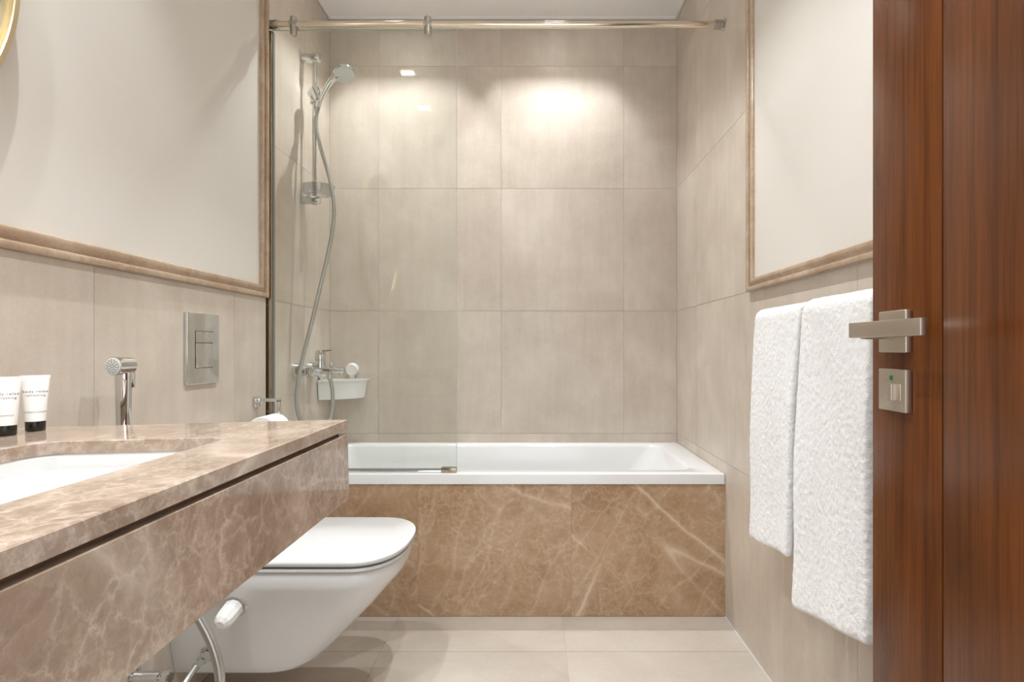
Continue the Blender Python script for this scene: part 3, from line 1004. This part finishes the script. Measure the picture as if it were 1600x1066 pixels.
# ------------------------------------------------------------------ toiletry tubes with lettering
def text_mesh(s, size):
    cu = bpy.data.curves.new('lettering', 'FONT')
    cu.body = s
    cu.size = size
    cu.space_character = 1.25
    cu.align_x = 'CENTER'
    cu.align_y = 'CENTER'
    o = bpy.data.objects.new('lettering', cu)
    C.objects.link(o)
    dg = bpy.context.evaluated_depsgraph_get()
    me = bpy.data.meshes.new_from_object(o.evaluated_get(dg))
    bpy.data.objects.remove(o)
    bpy.data.curves.remove(cu)
    return me


def toiletry_tube(x, y, rz, label, kind):
    z0 = counter_z(x) + 0.0006
    t = thing('toiletry_tube', label, 'tube', (x, y, z0), 'hotel toiletry tubes on the vanity')
    t.rotation_euler = (0, 0, rz)
    CAP, H = 0.0165, 0.094

    def ab(z):
        k_ = (z - CAP) / (H - CAP)
        return 0.0138 + (0.0192 - 0.0138) * k_, 0.0138 * (1 - k_) + 0.0006 * k_

    def ell(a, b, z, n=32):
        return [Vector((a * cos(2 * pi * q / n), b * sin(2 * pi * q / n), z)) for q in range(n)]

    def add(name, bm, mat, par=t, ang=40):
        bmesh.ops.recalc_face_normals(bm, faces=bm.faces)
        me = bpy.data.meshes.new(name)
        bm.to_mesh(me)
        bm.free()
        me.materials.append(M[mat])
        me.shade_smooth()
        me.set_sharp_from_angle(angle=radians(ang))
        o = bpy.data.objects.new(name, me)
        C.objects.link(o)
        o.parent = par
        return o

    add('cap', loft([ell(0.0126, 0.0126, 0.0), ell(0.0133, 0.0133, 0.001), ell(0.0136, 0.0136, 0.015), ell(0.0130, 0.0130, 0.0163)]), 'black')
    zs = [CAP, CAP + 0.001] + [CAP + (H - 0.006 - CAP) * i / 10 for i in range(1, 11)]
    rg = [ell(*ab(z), z) for z in zs]
    sl_ = add('sleeve', loft(rg), 'white_plastic')
    a1, b1 = ab(H - 0.006)
    add('crimp', loft([ell(a1, b1, H - 0.006), ell(a1 + 0.0005, 0.0009, H - 0.004), ell(a1 + 0.001, 0.0008, H)]), 'white_plastic')
    for txt, size, zc in (('body relax', 0.0060, 0.0665), ('refreshing', 0.0050, 0.0600), (kind, 0.0036, 0.0320)):
        me = text_mesh(txt, size)
        for v in me.vertices:
            z = zc + v.co.y
            a, b = ab(z)
            xx = v.co.x
            v.co = Vector((xx, -b * sqrt(max(0.02, 1 - (xx / a) ** 2)) - 0.0003, z))
        me.materials.append(M['ink'])
        o = bpy.data.objects.new('lettering', me)
        C.objects.link(o)
        o.parent = sl_
    return t


toiletry_tube(-0.847, 0.944, radians(40), 'white body tube with black cap nearest the bidet sprayer on vanity', 'CONDITIONER')
toiletry_tube(-0.848, 0.892, radians(40), 'white body tube with black cap cut off by the left picture edge', 'SHAMPOO')

# ------------------------------------------------------------------ round mirror
mr = thing('round_mirror', 'round wall mirror with a slim gold frame above the vanity', 'mirror', (XW, 0.62, 1.25))
MC = Vector((XW - 0.003, 0.620, 1.657))


def ringset(prof, n=120):
    return [[Vector((MC.x + d, MC.y + r * cos(2 * pi * q / n), MC.z + r * sin(2 * pi * q / n))) for q in range(n)] for d, r in prof]


obj('frame', loft(ringset([(0.002, 0.404), (0.002, 0.412), (0.032, 0.412), (0.034, 0.4105), (0.034, 0.4015), (0.032, 0.400), (0.024, 0.400), (0.024, 0.3955), (0.018, 0.3955)]), closed=True), 'gold', mr, angle=30)
obj('glass', loft(ringset([(0.006, 0.399), (0.020, 0.399)])), 'mirror', mr, angle=30)

# ------------------------------------------------------------------ towels on a wall rail
XBAR, ZBAR = 0.628, 1.058
tb = thing('towel_rail', 'slim chrome towel rail on the right wall carrying two towels', 'towel rail', (XR, 1.26, ZBAR))
obj('bar', cyl((XBAR, 0.965, ZBAR), (XBAR, 1.545, ZBAR), 0.008, n=16), 'chrome', tb)
for y in (0.985, 1.535):
    obj('post', lathe((XR - 0.0005, y, ZBAR), (-1, 0, 0), [(0, 0.02), (0.006, 0.02), (0.008, 0.009), (0.066, 0.009)], 16), 'chrome', tb)


def towel(name, label, yfar, ynear, zf_far, zf_near, zb_far, zb_near, thick, dyback, nshift, seed):
    """folded towel over the rail, near/far hem heights front and back"""
    nu, nv = 64, 20
    g = bmesh.new()
    rb = 0.010 + thick / 2
    grid = []
    for j in range(nv + 1):
        t = j / nv
        zf = zf_far + (zf_near - zf_far) * t
        zb = zb_far + (zb_near - zb_far) * t
        row = []
        for i in range(nu + 1):
            s_ = i / nu
            if s_ < 0.42:                       # back flap, bottom to top
                k_ = s_ / 0.42
                z = zb + (ZBAR - zb) * k_
                x = XBAR + rb
                yy = yfar + (ynear - yfar) * t + dyback * (1 - k_)
            elif s_ < 0.58:                     # over the rail
                a = pi * (s_ - 0.42) / 0.16
                x = XBAR + rb * cos(a)
                z = ZBAR + rb * sin(a)
                yy = yfar + (ynear - yfar) * t
            else:
                k_ = (s_ - 0.58) / 0.42
                z = ZBAR + (zf - ZBAR) * k_
                x = XBAR - rb - 0.012 * sin(pi * min(1, k_ * 1.2)) * 0.6 - 0.012 * k_
                yy = yfar + (ynear - yfar) * t + 0.018 * k_ * (1 - t) + nshift * k_ * t
                x += 0.004 * sin(3.1 * t * pi + seed) * k_
            x += 0.003 * mnoise.noise(Vector((yy * 9 + seed, z * 4, s_ * 3)))
            row.append(g.verts.new((x, yy, z)))
        grid.append(row)
    for j in range(nv):
        for i in range(nu):
            g.faces.new((grid[j][i], grid[j][i + 1], grid[j + 1][i + 1], grid[j + 1][i]))
    o = obj(name, g, 'towel', angle=180)
    tag(o, label, 'towel', 'white towels on the rail')
    so = o.modifiers.new('thick', 'SOLIDIFY')
    so.thickness = thick
    so.offset = 0
    ss = o.modifiers.new('smooth', 'SUBSURF')
    ss.levels = ss.render_levels = 3
    tx = bpy.data.textures.new('terry', 'CLOUDS')
    tx.noise_scale = 0.009
    tx.noise_depth = 3
    dm = o.modifiers.new('terry', 'DISPLACE')
    dm.texture = tx
    dm.texture_coords = 'LOCAL'
    dm.strength = 0.0028
    dm.mid_level = 0.5
    return o


towel('towel', 'shorter white terry towel hanging beside the bathtub', 1.520, 1.268, 0.458, 0.492, 0.455, 0.482, 0.020, -0.010, 0.028, 1.0)
towel('towel', 'longer white terry towel hanging next to the wooden door', 1.245, 0.985, 0.392, 0.452, 0.45, 0.47, 0.024, 0.0, 0.0, 4.0)

# ------------------------------------------------------------------ door
DX, DY1, DY0 = 0.449, 0.741, YF + 0.005
ZD1 = 2.10
DT = 0.042
dr = bpy.data.objects.new('door_1', None)
C.objects.link(dr)
dr.location = (DX + DT / 2, DY1, 0.006)
struct(dr, 'open reddish-brown wooden door with vertical groove at the right', 'door')
GY = 0.614
obj('stile', box(DX, DX + DT, GY + 0.0011, DY1, 0.006, ZD1, bev=0.0012), 'wood', dr, origin=(DX, 0.68, 1.0))
obj('panel', box(DX, DX + DT, DY0 + 0.13, GY - 0.0011, 0.006, ZD1, bev=0.0012), 'wood', dr, origin=(DX, 0.35, 1.0))
obj('stile', box(DX, DX + DT, DY0, DY0 + 0.1278, 0.006, ZD1, bev=0.0012), 'wood', dr, origin=(DX, 0.0, 1.0))
obj('core', box(DX + 0.004, DX + DT - 0.004, DY0 + 0.004, DY1 - 0.004, 0.010, ZD1 - 0.004), 'recess', dr, smooth=False)
hl = obj('handle', box(DX - 0.0088, DX - 0.0003, 0.662, 0.714, 0.975, 1.027, bev=0.0016, seg=3), 'satin_steel', dr)
obj('neck', cyl((DX - 0.0085, 0.688, 1.002), (DX - 0.044, 0.688, 1.002), 0.0105, n=24), 'satin_steel', hl)
obj('lever', box(DX - 0.0500, DX - 0.0415, 0.577, 0.709, 0.9935, 1.0125, bev=0.0012, seg=2), 'satin_steel', hl)
obj('lever_boss', box(DX - 0.0420, DX - 0.036, 0.676, 0.700, 0.9945, 1.0115, bev=0.001), 'satin_steel', hl)
lk = obj('privacy_lock', box(DX - 0.0088, DX - 0.0003, 0.662, 0.714, 0.903, 0.955, bev=0.0012, seg=2), 'satin_steel', dr)
obj('turn_plate', box(DX - 0.0100, DX - 0.0086, 0.670, 0.702, 0.917, 0.937, bev=0.0005), 'satin_steel', lk)
obj('turn_knob', box(DX - 0.0172, DX - 0.0098, 0.6755, 0.6865, 0.917, 0.937, bev=0.0010), 'satin_steel', lk)
obj('indicator', box(DX - 0.0094, DX - 0.0086, 0.6855, 0.6905, 0.941, 0.947), 'green', lk, smooth=False)
for z in (0.25, 1.0, 1.85):
    obj('hinge', cyl((DX + DT + 0.006, DY0 - 0.002, z - 0.05), (DX + DT + 0.006, DY0 - 0.002, z + 0.05), 0.007, n=12), 'satin_steel', dr)
